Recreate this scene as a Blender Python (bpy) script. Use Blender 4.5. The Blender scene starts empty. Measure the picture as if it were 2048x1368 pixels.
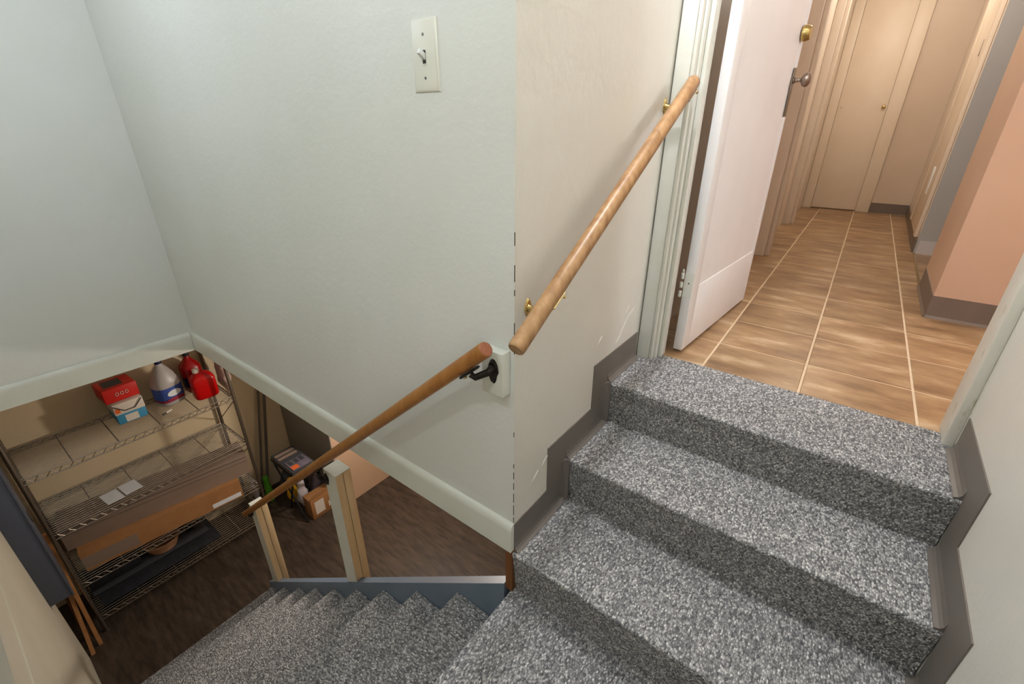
import bpy, bmesh, math, random
from mathutils import Vector, Matrix, noise
random.seed(7)
C = bpy.context.scene.collection
sc = bpy.context.scene

# ------------------------------------------------------------------ camera
PITCH, YAW, ROLL, FPX = math.radians(25.188), math.radians(37.123), math.radians(-0.131), 908.15
cam_z = 0.86
F = Vector((-math.sin(YAW)*math.cos(PITCH), math.cos(YAW)*math.cos(PITCH), -math.sin(PITCH)))
R0 = Vector((math.cos(YAW), math.sin(YAW), 0)); D0 = F.cross(R0)
Rr = R0*math.cos(ROLL) + D0*math.sin(ROLL); Dd = D0*math.cos(ROLL) - R0*math.sin(ROLL)
cd = bpy.data.cameras.new('camera'); cam = bpy.data.objects.new('camera', cd); C.objects.link(cam)
M4 = Matrix((Rr, -Dd, -F)).transposed().to_4x4(); M4.translation = Vector((0, 0, cam_z)); cam.matrix_world = M4
cd.sensor_width = 36; cd.lens = FPX*36/2048; cd.clip_start = .02; cd.clip_end = 60
sc.camera = cam

# ------------------------------------------------------------------ world, lights, exposure
w = bpy.data.worlds.new('world'); sc.world = w; w.use_nodes = True
w.node_tree.nodes['Background'].inputs[0].default_value = (.9, .92, 1, 1)
w.node_tree.nodes['Background'].inputs[1].default_value = .05
def lamp(name, loc, power, col, size):
    l = bpy.data.lights.new(name, 'POINT'); l.energy = power; l.color = col; l.shadow_soft_size = size
    o = bpy.data.objects.new(name, l); C.objects.link(o); o.location = loc; return o
lamp('stairwell_lamp', (-.52, -.20, 1.74), 19, (.77, .87, 1.0), .045)
lamp('stairwell_fill', (-2.1, .10, 1.60), 13.5, (.77, .87, 1.0), .28)  # added soft fill that evens out the stairwell, no real fixture
lamp('stair_head_lamp', (-.565, 1.25, 2.05), 58, (.96, .96, 1.0), .04)
lamp('side_room_lamp', (2.6, 2.62, 2.05), 92, (.80, .90, 1.0), .14)
lamp('hall_lamp', (-.12, 3.95, 2.18), 20, (1.0, .92, .82), .12)
lamp('hall_lamp', (-.12, 5.5, 2.18), 17, (1.0, .93, .84), .12)
lamp('basement_lamp', (-2.5, 2.0, -.80), 46, (1.0, .90, .80), .06)
vs = sc.view_settings; vs.view_transform = 'Standard'; vs.look = 'None'; vs.gamma = 1; vs.use_curve_mapping = False
vs.exposure = -0.07

# ------------------------------------------------------------------ materials
def s2l(c):
    return tuple((x/255/12.92 if x/255 <= .04045 else ((x/255+.055)/1.055)**2.4) for x in c[:3]) + (1,)
MATS = {}
def base_mat(name, col, rough=.6, metal=0, spec=.4):
    m = bpy.data.materials.new(name); m.use_nodes = True
    b = m.node_tree.nodes['Principled BSDF']
    b.inputs['Base Color'].default_value = s2l(col); b.inputs['Roughness'].default_value = rough
    b.inputs['Metallic'].default_value = metal; b.inputs['Specular IOR Level'].default_value = spec
    MATS[name] = m
    return m, m.node_tree.nodes, m.node_tree.links, b
def coords(N, L, scale=(1, 1, 1), rot=(0, 0, 0), kind='Object'):
    t = N.new('ShaderNodeTexCoord'); mp = N.new('ShaderNodeMapping')
    mp.inputs['Scale'].default_value = scale; mp.inputs['Rotation'].default_value = rot
    L.new(t.outputs[kind], mp.inputs['Vector']); return mp.outputs['Vector']
def noise_tex(N, L, vec, scale, detail=4, rough=.55):
    n = N.new('ShaderNodeTexNoise'); n.inputs['Scale'].default_value = scale
    n.inputs['Detail'].default_value = detail; n.inputs['Roughness'].default_value = rough
    L.new(vec, n.inputs['Vector']); return n.outputs['Fac']
def ramp(N, L, fac, stops):
    r = N.new('ShaderNodeValToRGB'); e = r.color_ramp.elements
    while len(e) < len(stops): e.new(.5)
    for k, (p, c) in enumerate(stops): e[k].position = p; e[k].color = s2l(c)
    L.new(fac, r.inputs['Fac']); return r.outputs['Color']
def bump(N, L, b, h, strength=.2, dist=.005):
    n = N.new('ShaderNodeBump'); n.inputs['Strength'].default_value = strength; n.inputs['Distance'].default_value = dist
    L.new(h, n.inputs['Height']); L.new(n.outputs['Normal'], b.inputs['Normal'])
def speckled(name, c1, c2, rough, scale, stretch=(1, 1, 1), rot=(0, 0, 0), bstr=.15, bd=.003, metal=0, spec=.4, lo=.3, hi=.7, detail=5):
    m, N, L, b = base_mat(name, c1, rough, metal, spec)
    v = coords(N, L, stretch, rot); f = noise_tex(N, L, v, scale, detail)
    L.new(ramp(N, L, f, [(lo, c1), (hi, c2)]), b.inputs['Base Color'])
    if bstr: bump(N, L, b, f, bstr, bd)
    return m
def plaster(name, c1, c2, bstr=.55, rough=.42):
    m, N, L, b = base_mat(name, c1, rough, 0, .4)
    v = coords(N, L)
    f1 = noise_tex(N, L, v, 2.2, 3); f2 = noise_tex(N, L, v, 38, 6, .62); f3 = noise_tex(N, L, v, 9, 3)
    L.new(ramp(N, L, f1, [(.3, c1), (.7, c2)]), b.inputs['Base Color'])
    a = N.new('ShaderNodeMath'); a.operation = 'MULTIPLY_ADD'; a.inputs[1].default_value = .7
    L.new(f2, a.inputs[0]); L.new(f3, a.inputs[2])
    bump(N, L, b, a.outputs[0], bstr, .004)
    return m
plaster('cream_plaster', (225, 226, 221), (220, 221, 213))
plaster('warm_plaster', (224, 221, 212), (218, 215, 205), .5)
plaster('pink_paint', (210, 176, 150), (204, 169, 144), .2)
plaster('tan_paint', (212, 190, 168), (206, 184, 161), .15)
plaster('grey_paint', (178, 175, 170), (172, 169, 164), .15)
plaster('basement_tan', (224, 203, 168), (217, 195, 159), .3, .6)
plaster('basement_pink', (214, 178, 148), (206, 170, 140), .2, .6)
plaster('basement_grey', (150, 145, 136), (142, 137, 128), .2, .6)  # wire colour, also the shade painted on the closet wall
plaster('basement_cream', (222, 214, 194), (213, 204, 183), .2, .55)
speckled('trim_paint', (222, 223, 212), (214, 215, 202), .3, 6, bstr=.12)
speckled('door_paint', (242, 240, 240), (236, 233, 232), .35, 3, bstr=.06)
speckled('casing_paint', (226, 227, 220), (217, 217, 206), .35, 8, bstr=.12)
speckled('cream_door_paint', (230, 212, 190), (224, 205, 182), .4, 3, bstr=.05)
speckled('hall_trim_paint', (232, 218, 202), (225, 209, 192), .4, 3, bstr=.05)
def chipped(name):
    m, N, L, b = base_mat(name, (224, 220, 206), .45)
    v = coords(N, L, (1, 1, .35)); f = noise_tex(N, L, v, 26, 6, .65)
    L.new(ramp(N, L, f, [(.26, (150, 140, 118)), (.34, (196, 192, 168)), (.42, (226, 223, 212)), (.8, (220, 217, 205))]), b.inputs['Base Color'])
    bump(N, L, b, f, .35, .003)
chipped('chipped_paint')
speckled('vinyl_base', (112, 105, 98), (104, 98, 92), .42, 5, bstr=.04)
speckled('vinyl_base_hall', (120, 106, 94), (110, 97, 86), .45, 5, bstr=.04)
speckled('white_base', (214, 208, 204), (206, 199, 196), .5, 5, bstr=.04)
speckled('blue_grey_paint', (122, 138, 156), (112, 128, 146), .4, 7, bstr=.1)
speckled('panel_grey', (84, 88, 100), (78, 82, 94), .45, 4, bstr=.03)
speckled('grout', (218, 196, 166), (208, 184, 152), .8, 40)
speckled('subfloor', (120, 100, 80), (105, 88, 70), .9, 20)
# carpet: loop pile in rows, speckled grey
def carpet(name, rot):
    m, N, L, b = base_mat(name, (128, 128, 128), .95, 0, .1)
    v = coords(N, L, (1, 1, 1), rot)
    wob = N.new('ShaderNodeTexNoise'); wob.inputs['Scale'].default_value = 90; L.new(v, wob.inputs['Vector'])
    mx = N.new('ShaderNodeVectorMath'); mx.operation = 'MULTIPLY_ADD'
    mx.inputs[1].default_value = (.004, .004, .004); L.new(wob.outputs['Color'], mx.inputs[0]); L.new(v, mx.inputs[2])
    sc3 = N.new('ShaderNodeVectorMath'); sc3.operation = 'MULTIPLY'; sc3.inputs[1].default_value = (230, 125, 190)
    L.new(mx.outputs[0], sc3.inputs[0])
    vo = N.new('ShaderNodeTexVoronoi'); vo.feature = 'F1'; vo.inputs['Scale'].default_value = 1; vo.inputs['Randomness'].default_value = .75
    L.new(sc3.outputs[0], vo.inputs['Vector'])
    sep = N.new('ShaderNodeSeparateColor'); L.new(vo.outputs['Color'], sep.inputs[0])
    col = ramp(N, L, sep.outputs[0], [(0, (116, 116, 118)), (.3, (150, 150, 150)), (.62, (178, 177, 176)), (.85, (206, 204, 202)), (1, (236, 234, 231))])
    dk = ramp(N, L, vo.outputs['Distance'], [(.25, (255, 255, 255)), (.62, (198, 198, 199)), (.95, (145, 146, 148))])
    mul = N.new('ShaderNodeMix'); mul.data_type = 'RGBA'; mul.blend_type = 'MULTIPLY'; mul.inputs[0].default_value = 1
    L.new(col, mul.inputs[6]); L.new(dk, mul.inputs[7]); L.new(mul.outputs[2], b.inputs['Base Color'])
    inv = N.new('ShaderNodeMath'); inv.operation = 'SUBTRACT'; inv.inputs[0].default_value = 1; L.new(vo.outputs['Distance'], inv.inputs[1])
    bump(N, L, b, inv.outputs[0], .7, .005)
carpet('carpet', (0, 0, 0)); carpet('carpet_lower', (0, 0, math.pi/2))
# floor tile: brown stone with streaks, own tone for each tile
def tile_mat():
    m, N, L, b = base_mat('stone_tile', (176, 134, 88), .36, 0, .45)
    t = N.new('ShaderNodeTexCoord'); oi = N.new('ShaderNodeObjectInfo')
    ad = N.new('ShaderNodeVectorMath'); ad.operation = 'MULTIPLY_ADD'; ad.inputs[1].default_value = (37, 91, 13)
    cb = N.new('ShaderNodeCombineXYZ'); L.new(oi.outputs['Random'], cb.inputs[0]); L.new(oi.outputs['Random'], cb.inputs[1])
    L.new(cb.outputs[0], ad.inputs[0]); L.new(t.outputs['Object'], ad.inputs[2])
    mp = N.new('ShaderNodeMapping'); mp.inputs['Scale'].default_value = (1.0, 2.6, 1); L.new(ad.outputs[0], mp.inputs['Vector'])
    f = noise_tex(N, L, mp.outputs['Vector'], 4.2, 8, .6)
    c = ramp(N, L, f, [(.28, (110, 82, 55)), (.43, (146, 112, 78)), (.57, (168, 135, 98)), (.74, (208, 184, 152))])
    hs = N.new('ShaderNodeHueSaturation'); L.new(c, hs.inputs['Color'])
    mr = N.new('ShaderNodeMapRange'); mr.inputs[3].default_value = .80; mr.inputs[4].default_value = 1.02
    L.new(oi.outputs['Random'], mr.inputs[0]); L.new(mr.outputs[0], hs.inputs['Value']); L.new(hs.outputs[0], b.inputs['Base Color'])
    bump(N, L, b, f, .08, .004)
tile_mat()
speckled('basement_floor', (52, 42, 34), (84, 69, 56), .5, 7, (1, 5, 1), (0, 0, math.radians(38)), bstr=.06, lo=.35, hi=.72, detail=8)
# woods
def wood(name, c1, c2, rough=.4, stretch=(1, 14, 14), scale=4):
    speckled(name, c1, c2, rough, scale, stretch, bstr=.08, lo=.3, hi=.72, detail=6)
wood('rail_wood_worn', (132, 94, 58), (180, 142, 100), .38, (30, 30, 3.0), 1.4)
wood('rail_wood_dark', (146, 94, 42), (176, 120, 60), .3, (30, 30, 2.0), 1.2)
speckled('rail_end_grain', (150, 92, 66), (168, 106, 78), .55, 60)
wood('bare_pine', (222, 196, 156), (206, 176, 132), .6, (14, 14, 1), 3)
wood('raw_wood', (186, 132, 82), (160, 106, 60), .6, (20, 20, 1), 3)
wood('brown_wood', (126, 78, 34), (106, 62, 26), .5, (10, 10, 1), 3)
speckled('white_post_paint', (226, 228, 218), (216, 217, 205), .4, 8, bstr=.08)
base_mat('brass', (196, 170, 110), .25, 1); base_mat('black_iron', (44, 38, 34), .45, .6)
base_mat('nickel', (150, 138, 128), .3, 1); base_mat('chrome_wire', (150, 140, 128), .38, 1)
base_mat('gap_shade', (52, 32, 22), .9); base_mat('plate_ivory', (226, 225, 212), .3); base_mat('slot_dark', (40, 36, 30), .6)
base_mat('toggle_white', (236, 238, 234), .25); base_mat('screw_grey', (120, 122, 118), .4, .5)
speckled('cardboard', (172, 122, 76), (160, 110, 66), .75, 12, bstr=.05)
speckled('taupe_card', (146, 124, 108), (136, 114, 98), .7, 9, (1, .2, 1), bstr=.05)
base_mat('paper', (226, 228, 230), .7); base_mat('red_plastic', (196, 8, 10), .3); base_mat('dark_red_plastic', (150, 6, 8), .3)
base_mat('red_card', (206, 36, 26), .5); base_mat('white_card', (226, 214, 200), .6); base_mat('blue_card', (70, 150, 190), .5)
base_mat('orange_print', (226, 104, 44), .6); base_mat('jug_plastic', (178, 172, 168), .35); base_mat('navy_plastic', (20, 26, 70), .35)
base_mat('label_blue', (60, 84, 160), .45); base_mat('label_red', (150, 40, 60), .5); base_mat('cap_white', (232, 222, 212), .35)
base_mat('black_plastic', (26, 25, 26), .45); base_mat('green_plastic', (84, 160, 36), .45); base_mat('yellow_plastic', (226, 170, 30), .45)
base_mat('grey_metal', (132, 130, 128), .4, .6); base_mat('dark_grey_stuff', (66, 66, 70), .6)
speckled('bag_white', (216, 206, 206), (190, 178, 182), .45, 14, bstr=.3); speckled('bag_grey', (120, 110, 122), (96, 88, 100), .45, 14, bstr=.3)
speckled('bag_pinkish', (212, 190, 178), (178, 150, 138), .5, 20, (1, 1, .3), bstr=.2)
speckled('black_mat', (30, 31, 35), (44, 45, 50), .6, 30, bstr=.2)
base_mat('basket_weave', (176, 128, 92), .6); base_mat('pole_grey', (112, 104, 96), .45, .4); base_mat('chip_dark', (62, 56, 50), .9)
speckled('ceiling_paint', (230, 230, 226), (226, 226, 221), .7, 6, bstr=.1)

# ------------------------------------------------------------------ builders
def link(name, verts, faces, mat, parent=None, smooth=False, kind=None):
    me = bpy.data.meshes.new(name); o = bpy.data.objects.new(name, me); C.objects.link(o)
    vs_ = [Vector(v) for v in verts]
    if parent:
        p = parent; off = Vector((0, 0, 0))
        while p: off += p.location; p = p.parent
        o.parent = parent; vs_ = [v-off for v in vs_]
    else:
        xs = [v.x for v in vs_]; ys = [v.y for v in vs_]; zs = [v.z for v in vs_]
        off = Vector(((min(xs)+max(xs))/2, (min(ys)+max(ys))/2, min(zs)))
        o.location = off; vs_ = [v-off for v in vs_]
    me.from_pydata(vs_, [], faces); me.update()
    bm = bmesh.new(); bm.from_mesh(me); bmesh.ops.recalc_face_normals(bm, faces=bm.faces); bm.to_mesh(me); bm.free()
    mats = mat if isinstance(mat, (list, tuple)) else [mat]
    for k in mats: me.materials.append(MATS[k])
    if smooth:
        for p in me.polygons: p.use_smooth = True
    if kind: o['kind'] = kind
    return o
def smooth_by_angle(me, ang):
    bm = bmesh.new(); bm.from_mesh(me)
    for f in bm.faces: f.smooth = True
    for e in bm.edges:
        if len(e.link_faces) == 2: e.smooth = e.calc_face_angle(0) < ang
    bm.to_mesh(me); bm.free()
def from_bm(name, bm, mat, parent=None, kind=None, smooth=None):
    bm.verts.index_update()
    v = [x.co.copy() for x in bm.verts]; f = [[q.index for q in p.verts] for p in bm.faces]; bm.free()
    o = link(name, v, f, mat, parent, kind=kind)
    if smooth: smooth_by_angle(o.data, smooth)
    return o
def bm_box(bm, lo, hi, bev=0, rz=0, seg=2):
    t = bmesh.new(); bmesh.ops.create_cube(t, size=1)
    c = (Vector(lo)+Vector(hi))/2; s = Vector(hi)-Vector(lo)
    for v in t.verts: v.co = Vector((v.co.x*s.x, v.co.y*s.y, v.co.z*s.z))
    if bev: bmesh.ops.bevel(t, geom=t.edges[:], offset=bev, segments=seg, affect='EDGES', profile=.5)
    m = Matrix.Rotation(rz, 3, 'Z')
    off = len(bm.verts); t.verts.index_update()
    nv = [bm.verts.new(m @ v.co + c) for v in t.verts]
    for f in t.faces: bm.faces.new([nv[v.index] for v in f.verts])
    t.free()
def box(name, lo, hi, mat, parent=None, bev=0, kind=None, rz=0):
    bm = bmesh.new(); bm_box(bm, lo, hi, bev, rz)
    return from_bm(name, bm, mat, parent, kind, .6 if bev else None)
def boxes(name, lst, mat, parent=None, bev=0, kind=None):
    bm = bmesh.new()
    for lo, hi in lst: bm_box(bm, lo, hi, bev)
    return from_bm(name, bm, mat, parent, kind, .6 if bev else None)
def prism(name, poly, axis, a, b, mat, parent=None, kind=None, smooth=None):
    """poly in the two remaining axes (x: y,z | y: x,z | z: x,y) extruded from a to b"""
    def P(q, t):
        return {'x': (t, q[0], q[1]), 'y': (q[0], t, q[1]), 'z': (q[0], q[1], t)}[axis]
    n = len(poly)
    v = [P(q, a) for q in poly] + [P(q, b) for q in poly]
    f = [list(range(n)), list(range(2*n-1, n-1, -1))] + [[i, (i+1) % n, n+(i+1) % n, n+i] for i in range(n)]
    o = link(name, v, f, mat, parent, kind=kind)
    if smooth: smooth_by_angle(o.data, smooth)
    return o
def bm_tube(bm, pts, r, sides=12, cap=True, squash=1):
    pts = [Vector(p) for p in pts]; rings = []
    rr = r if isinstance(r, (list, tuple)) else [r]*len(pts)
    up0 = Vector((0, 0, 1))
    for i, p in enumerate(pts):
        d = (pts[min(i+1, len(pts)-1)]-pts[max(i-1, 0)]).normalized()
        u = up0 if abs(d.dot(up0)) < .95 else Vector((1, 0, 0))
        a = d.cross(u).normalized(); b = a.cross(d).normalized()
        rings.append([bm.verts.new(p+(a*math.cos(2*math.pi*k/sides)+b*squash*math.sin(2*math.pi*k/sides))*rr[i]) for k in range(sides)])
    for i in range(len(rings)-1):
        for k in range(sides): bm.faces.new([rings[i][k], rings[i][(k+1) % sides], rings[i+1][(k+1) % sides], rings[i+1][k]])
    if cap: bm.faces.new(rings[0][::-1]); bm.faces.new(rings[-1])
def tube(name, pts, r, mat, parent=None, sides=12, kind=None, squash=1):
    bm = bmesh.new(); bm_tube(bm, pts, r, sides, True, squash)
    return from_bm(name, bm, mat, parent, kind, .7)
def lathe(name, prof, org, axis, mat, parent=None, sides=20):
    """prof: (radius, along)"""
    org = Vector(org); ax = Vector(axis).normalized()
    u = Vector((0, 0, 1)) if abs(ax.z) < .9 else Vector((1, 0, 0))
    a = ax.cross(u).normalized(); b = ax.cross(a)
    v = []; f = []
    for r, t in prof:
        for k in range(sides):
            an = 2*math.pi*k/sides; v.append(org+ax*t+(a*math.cos(an)+b*math.sin(an))*max(r, 1e-4))
    for i in range(len(prof)-1):
        for k in range(sides): f.append([i*sides+k, i*sides+(k+1) % sides, (i+1)*sides+(k+1) % sides, (i+1)*sides+k])
    f.append(list(range(sides))[::-1]); f.append([(len(prof)-1)*sides+k for k in range(sides)])
    o = link(name, v, f, mat, parent); smooth_by_angle(o.data, .7); return o
def thing(name, loc, label, cat, group=None, kind=None):
    o = bpy.data.objects.new(name, None); C.objects.link(o); o.location = loc; o.empty_display_size = .05
    return tag(o, label, cat, group, kind)
def tag(o, label, cat, group=None, kind=None):
    o['label'] = label; o['category'] = cat
    if group: o['group'] = group
    if kind: o['kind'] = kind
    return o
def S(o, label=None, cat=None):
    o['kind'] = 'structure'
    if label: o['label'] = label
    if cat: o['category'] = cat
    return o

# ------------------------------------------------------------------ dimensions (metres)
Xb, Xd, Ya, Xc, Ys = -.612, .392, .818, -3.006, -.24
R1 = .1763                                   # riser of the upper flight
N1, N2, N3 = 1.395, 1.112, .808              # nosing lines of the upper flight (y)
zL = -3*R1                                   # landing
g2, r2 = .245, .191                          # lower flight
zf = zL-10*r2                                # basement floor
zWA = -.344; CEIL = 2.32

# ================================================================== SETTING
S(box('wall_back', (Xc-.12, Ya, zWA), (Xb, Ya+.11, 2.05), 'cream_plaster'), 'cream plastered wall above the open lower stairs, with the light switch', 'wall')
wallA = bpy.data.objects['wall_back']
S(box('wall_left', (Xc-.12, Ys, zWA), (Xc, Ya, 2.05), 'cream_plaster'), 'off-white plastered wall at the far left above the basement opening', 'wall')
wallB = S(box('wall_inner', (Xb-.11, Ya+.11, -.40), (Xb, 1.75, CEIL), 'warm_plaster'), 'cream plastered side wall behind the upper handrail', 'wall')
box('plaster_return', (Xb-.001, Ya+.0005, zWA), (Xb+.0005, Ya+.112, 2.05), 'warm_plaster', wallB)
wallD = S(box('wall_right', (Xd, Ys-.1, -.75), (Xd+.11, 1.665, CEIL), 'warm_plaster'), 'cream plastered wall along the right of the carpeted steps', 'wall')
wallS = S(box('wall_front', (-3.454, Ys-.12, zf), (Xd+.11, Ys, 2.05), 'basement_cream'), 'cream wall down the near side of the lower stairs', 'wall')
box('lower_panel', (-3.454, Ys, zf), (-.62, Ys+.004, -.70), 'basement_cream', wallS)
S(box('trim_3', (-3.0, Ys, -.425), (-.62, Ys+.015, -.30), 'trim_paint'), 'white trim board on the near wall of the lower stairs', 'trim')
# rounded trim boards under the two hung walls
def trim_prof(d, h=.112):
    t = .017
    pr = [(0, 0), (t, 0), (t, h-.028)]
    for k in range(1, 7):
        a = math.pi/2*k/6; pr.append((t*math.cos(a)*1.0, h-.028+.028*math.sin(a)))
    return [(d(p[0]), zWA-.002+p[1]) for p in pr]
S(prism('trim_1', trim_prof(lambda q: Ya-q), 'x', Xc, Xb+.002, 'trim_paint', smooth=.5), 'pale round-topped trim board along the bottom of the switch wall', 'trim')
S(prism('trim_2', trim_prof(lambda q: Xc+q), 'y', Ys+.02, Ya-.018, 'trim_paint', smooth=.5), 'white round-topped trim board along the bottom of the far left wall', 'trim')
# chipped paint at the outside corner
for z0, z1 in ((.62, .65), (.535, .575), (.50, .515), (.395, .43), (.345, .352), (.09, .105), (-.02, -.005), (-.06, -.035), (-.1, -.075), (-.15, -.115), (-.20, -.16), (-.232, -.21)):
    box('paint_chip', (Xb-.0008, Ya-.0006, z0), (Xb+.0008, Ya+.001, z1), 'chip_dark', wallA)
# blistered paint low on the handrail wall
for k, (by, bz, bw, bh) in enumerate(((1.50, .185, .035, .016), (1.535, .215, .030, .020), (1.565, .225, .028, .014), (1.475, .155, .030, .012), (1.31, .20, .018, .012), (.985, -.10, .022, .010), (.93, -.13, .020, .012), (1.52, .25, .014, .022))):
    v = []
    for ring, (sc_, dx) in enumerate(((1, .0002), (.75, .0016), (.3, .0024))):
        for q in range(12):
            a = 2*math.pi*q/12; rr = sc_*(1+.35*noise.noise(Vector((k*3.1, math.cos(a), math.sin(a)))))
            v.append((Xb+dx, by+bw*rr*math.cos(a)+.3*bh*math.sin(a), bz+bh*rr*math.sin(a)+.5*bw*rr*math.cos(a)))
    f = [[r*12+q, r*12+(q+1) % 12, (r+1)*12+(q+1) % 12, (r+1)*12+q] for r in range(2) for q in range(12)]+[[24+q for q in range(12)]]
    link('paint_blister', v, f, 'warm_plaster', wallB, True)
# wood end below the corner
S(box('trim_4', (Xb-.022, Ya-.012, zL+.0), (Xb+.004, Ya+.05, zWA-.006), 'brown_wood'), 'short brown bare wood strip below the wall corner', 'trim')
# ceilings
S(box('ceiling', (Xc-.12, Ys-.12, 2.05), (Xd+.11, Ya+.11, 2.12), 'ceiling_paint'))
S(box('ceiling_hall', (-1.2, Ya+.11, CEIL), (4.3, 6.95, CEIL+.06), 'ceiling_paint'))
S(box('ceiling_basement', (-4.2, Ya+.115, -.34), (Xb-.115, 5.2, -.28), 'ceiling_paint'))
S(box('ceiling_basement_west', (-4.2, -1.2, -.34), (Xc-.125, Ya+.11, -.28), 'ceiling_paint'))

# ------------------------------------------------------------------ upper carpeted flight
def step_prof(nose, back, ztop, zbot, sgn):
    """profile with rounded nosing and a riser set back 18 mm; nose on the low side"""
    pts = [(back, zbot), (back, ztop)]
    r = .010
    for k in range(7):
        a = math.pi/2*k/6
        pts.append((nose+sgn*(r-r*math.sin(a)), ztop-r+r*math.cos(a)))
    pts += [(nose+sgn*.004, ztop-.03), (nose+sgn*.016, zbot+.02), (nose+sgn*.014, zbot)]
    return pts
up = thing('carpeted_staircase', (-.1, 1.1, zL), 'three grey loop-carpeted steps rising to the tiled hallway', 'staircase', kind='structure')
for nose, back, zt in ((N1, 1.742, 0), (N2, N1+.016, -R1), (N3, N2+.016, -2*R1)):
    prism('step', step_prof(nose, back, zt, zt-R1, 1), 'x', Xb+.003, Xd-.003, 'carpet', up, smooth=.5)
S(box('floor_landing', (Xb-.001, Ys+.002, zL-r2), (Xd-.003, N3+.016, zL), 'carpet'), 'grey carpeted landing at the turn of the stairs', 'floor')
# vinyl cove base stepping up both walls
def cove(wall_x, sgn, tag_, name):
    root = S(thing(name, (wall_x, 1.1, -2*R1), tag_, 'baseboard'))
    B, T = .115, .0035
    # levels: (y0, y1, ztop of tread) from low to high; riser nosing y at the upper end
    segs = [(Ya if sgn > 0 else N3-.10, N2, -2*R1), (N2, N1, -R1), (N1, 1.65, 0)]
    def piece(nm, poly):
        a, b = sorted((wall_x, wall_x+sgn*T)); return prism(nm, poly, 'x', a, b, 'vinyl_base', root)
    for i, (y0, y1, z) in enumerate(segs):
        ys0 = y0-B if i else y0
        last = i == 2
        e = y1 if last else y1-B+.004
        # horizontal strip, mitred into the vertical ones
        poly = [(y0 if i else ys0, z), (y1 if not last else e, z), (e, z+B), (ys0 + (0 if i else 0), z+B)]
        piece('base_strip', poly)
        if i:   # vertical strip below this strip, in front of the riser
            zl = z-R1
            piece('base_riser_strip', [(y0, zl), (y0, z), (y0-B, z+B), (y0-B+.004, zl+B)])
    # the toe of the cove on the carpet
    def toe(nm, poly2, axis, a, b): return prism(nm, poly2, axis, a, b, 'vinyl_base', root, smooth=.4)
    W_ = .018
    for i, (y0, y1, z) in enumerate(segs):
        a = wall_x+sgn*T
        pr = [(a, z+.030), (a+sgn*.003, z+.014), (a+sgn*.009, z+.006), (a+sgn*W_, z+.0025), (a+sgn*W_, z), (a, z)]
        toe('base_toe', pr, 'y', (y0 if i else y0)+(.003 if i else 0), y1-.001 if i < 2 else y1)
        if i and sgn > 0:
            a = wall_x+sgn*T
            prv = [(a, y0-.028), (a+sgn*.003, y0-.013), (a+sgn*.009, y0-.005), (a+sgn*W_, y0-.001), (a+sgn*W_, y0+.01), (a, y0+.01)]
            toe('base_riser_toe', prv, 'z', z-R1+.003, z+.001)
    if sgn < 0:   # piece running down to the landing beside the third riser
        piece('base_riser_strip', [(N3, zL), (N3, -2*R1), (N3-B, -2*R1+B), (N3-B+.004, zL+B)])
        piece('base_strip', [(Ys+.01, zL), (N3, zL), (N3-B+.004, zL+B), (Ys+.01, zL+B)])
    return root
cove(Xb, 1, 'grey vinyl base stepping up the handrail wall beside the carpet', 'baseboard_left')
cove(Xd, -1, 'grey vinyl base stepping up the right-hand wall beside the carpet', 'baseboard_right')

# ------------------------------------------------------------------ lower carpeted flight
low = thing('carpeted_staircase', (-1.8, .25, zf), 'steep grey carpeted stairs going down to the dark basement', 'staircase', kind='structure')
def yn(k): return .797-.0049*k
for k in range(1, 10):
    nose = -.613-g2*k; back = -.613-g2*(k-1)+(.016 if k > 1 else .0)
    zt = zL-r2*k
    prism('step', step_prof(nose, back, zt, zt-r2, 1), 'y', Ys+.005, yn(k), 'carpet_lower', low, smooth=.5)
# painted stringer on the open side
def zs(x): return zL+.045-(r2/g2)*(-.613-x)
xs0, xs1 = -.634, -2.86
v = []
for x in (xs0, xs1):
    yy = .7975-.02*(-.613-x)
    for dy, dz in ((0, 0), (.036, 0), (.036, -.26), (0, -.26)): v.append((x, yy+dy, max(zs(x)+dz, zf)))
link('stringer', v, [[0, 1, 2, 3], [7, 6, 5, 4]]+[[i, (i+1) % 4, 4+(i+1) % 4, 4+i] for i in range(4)], 'blue_grey_paint', low)

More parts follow.
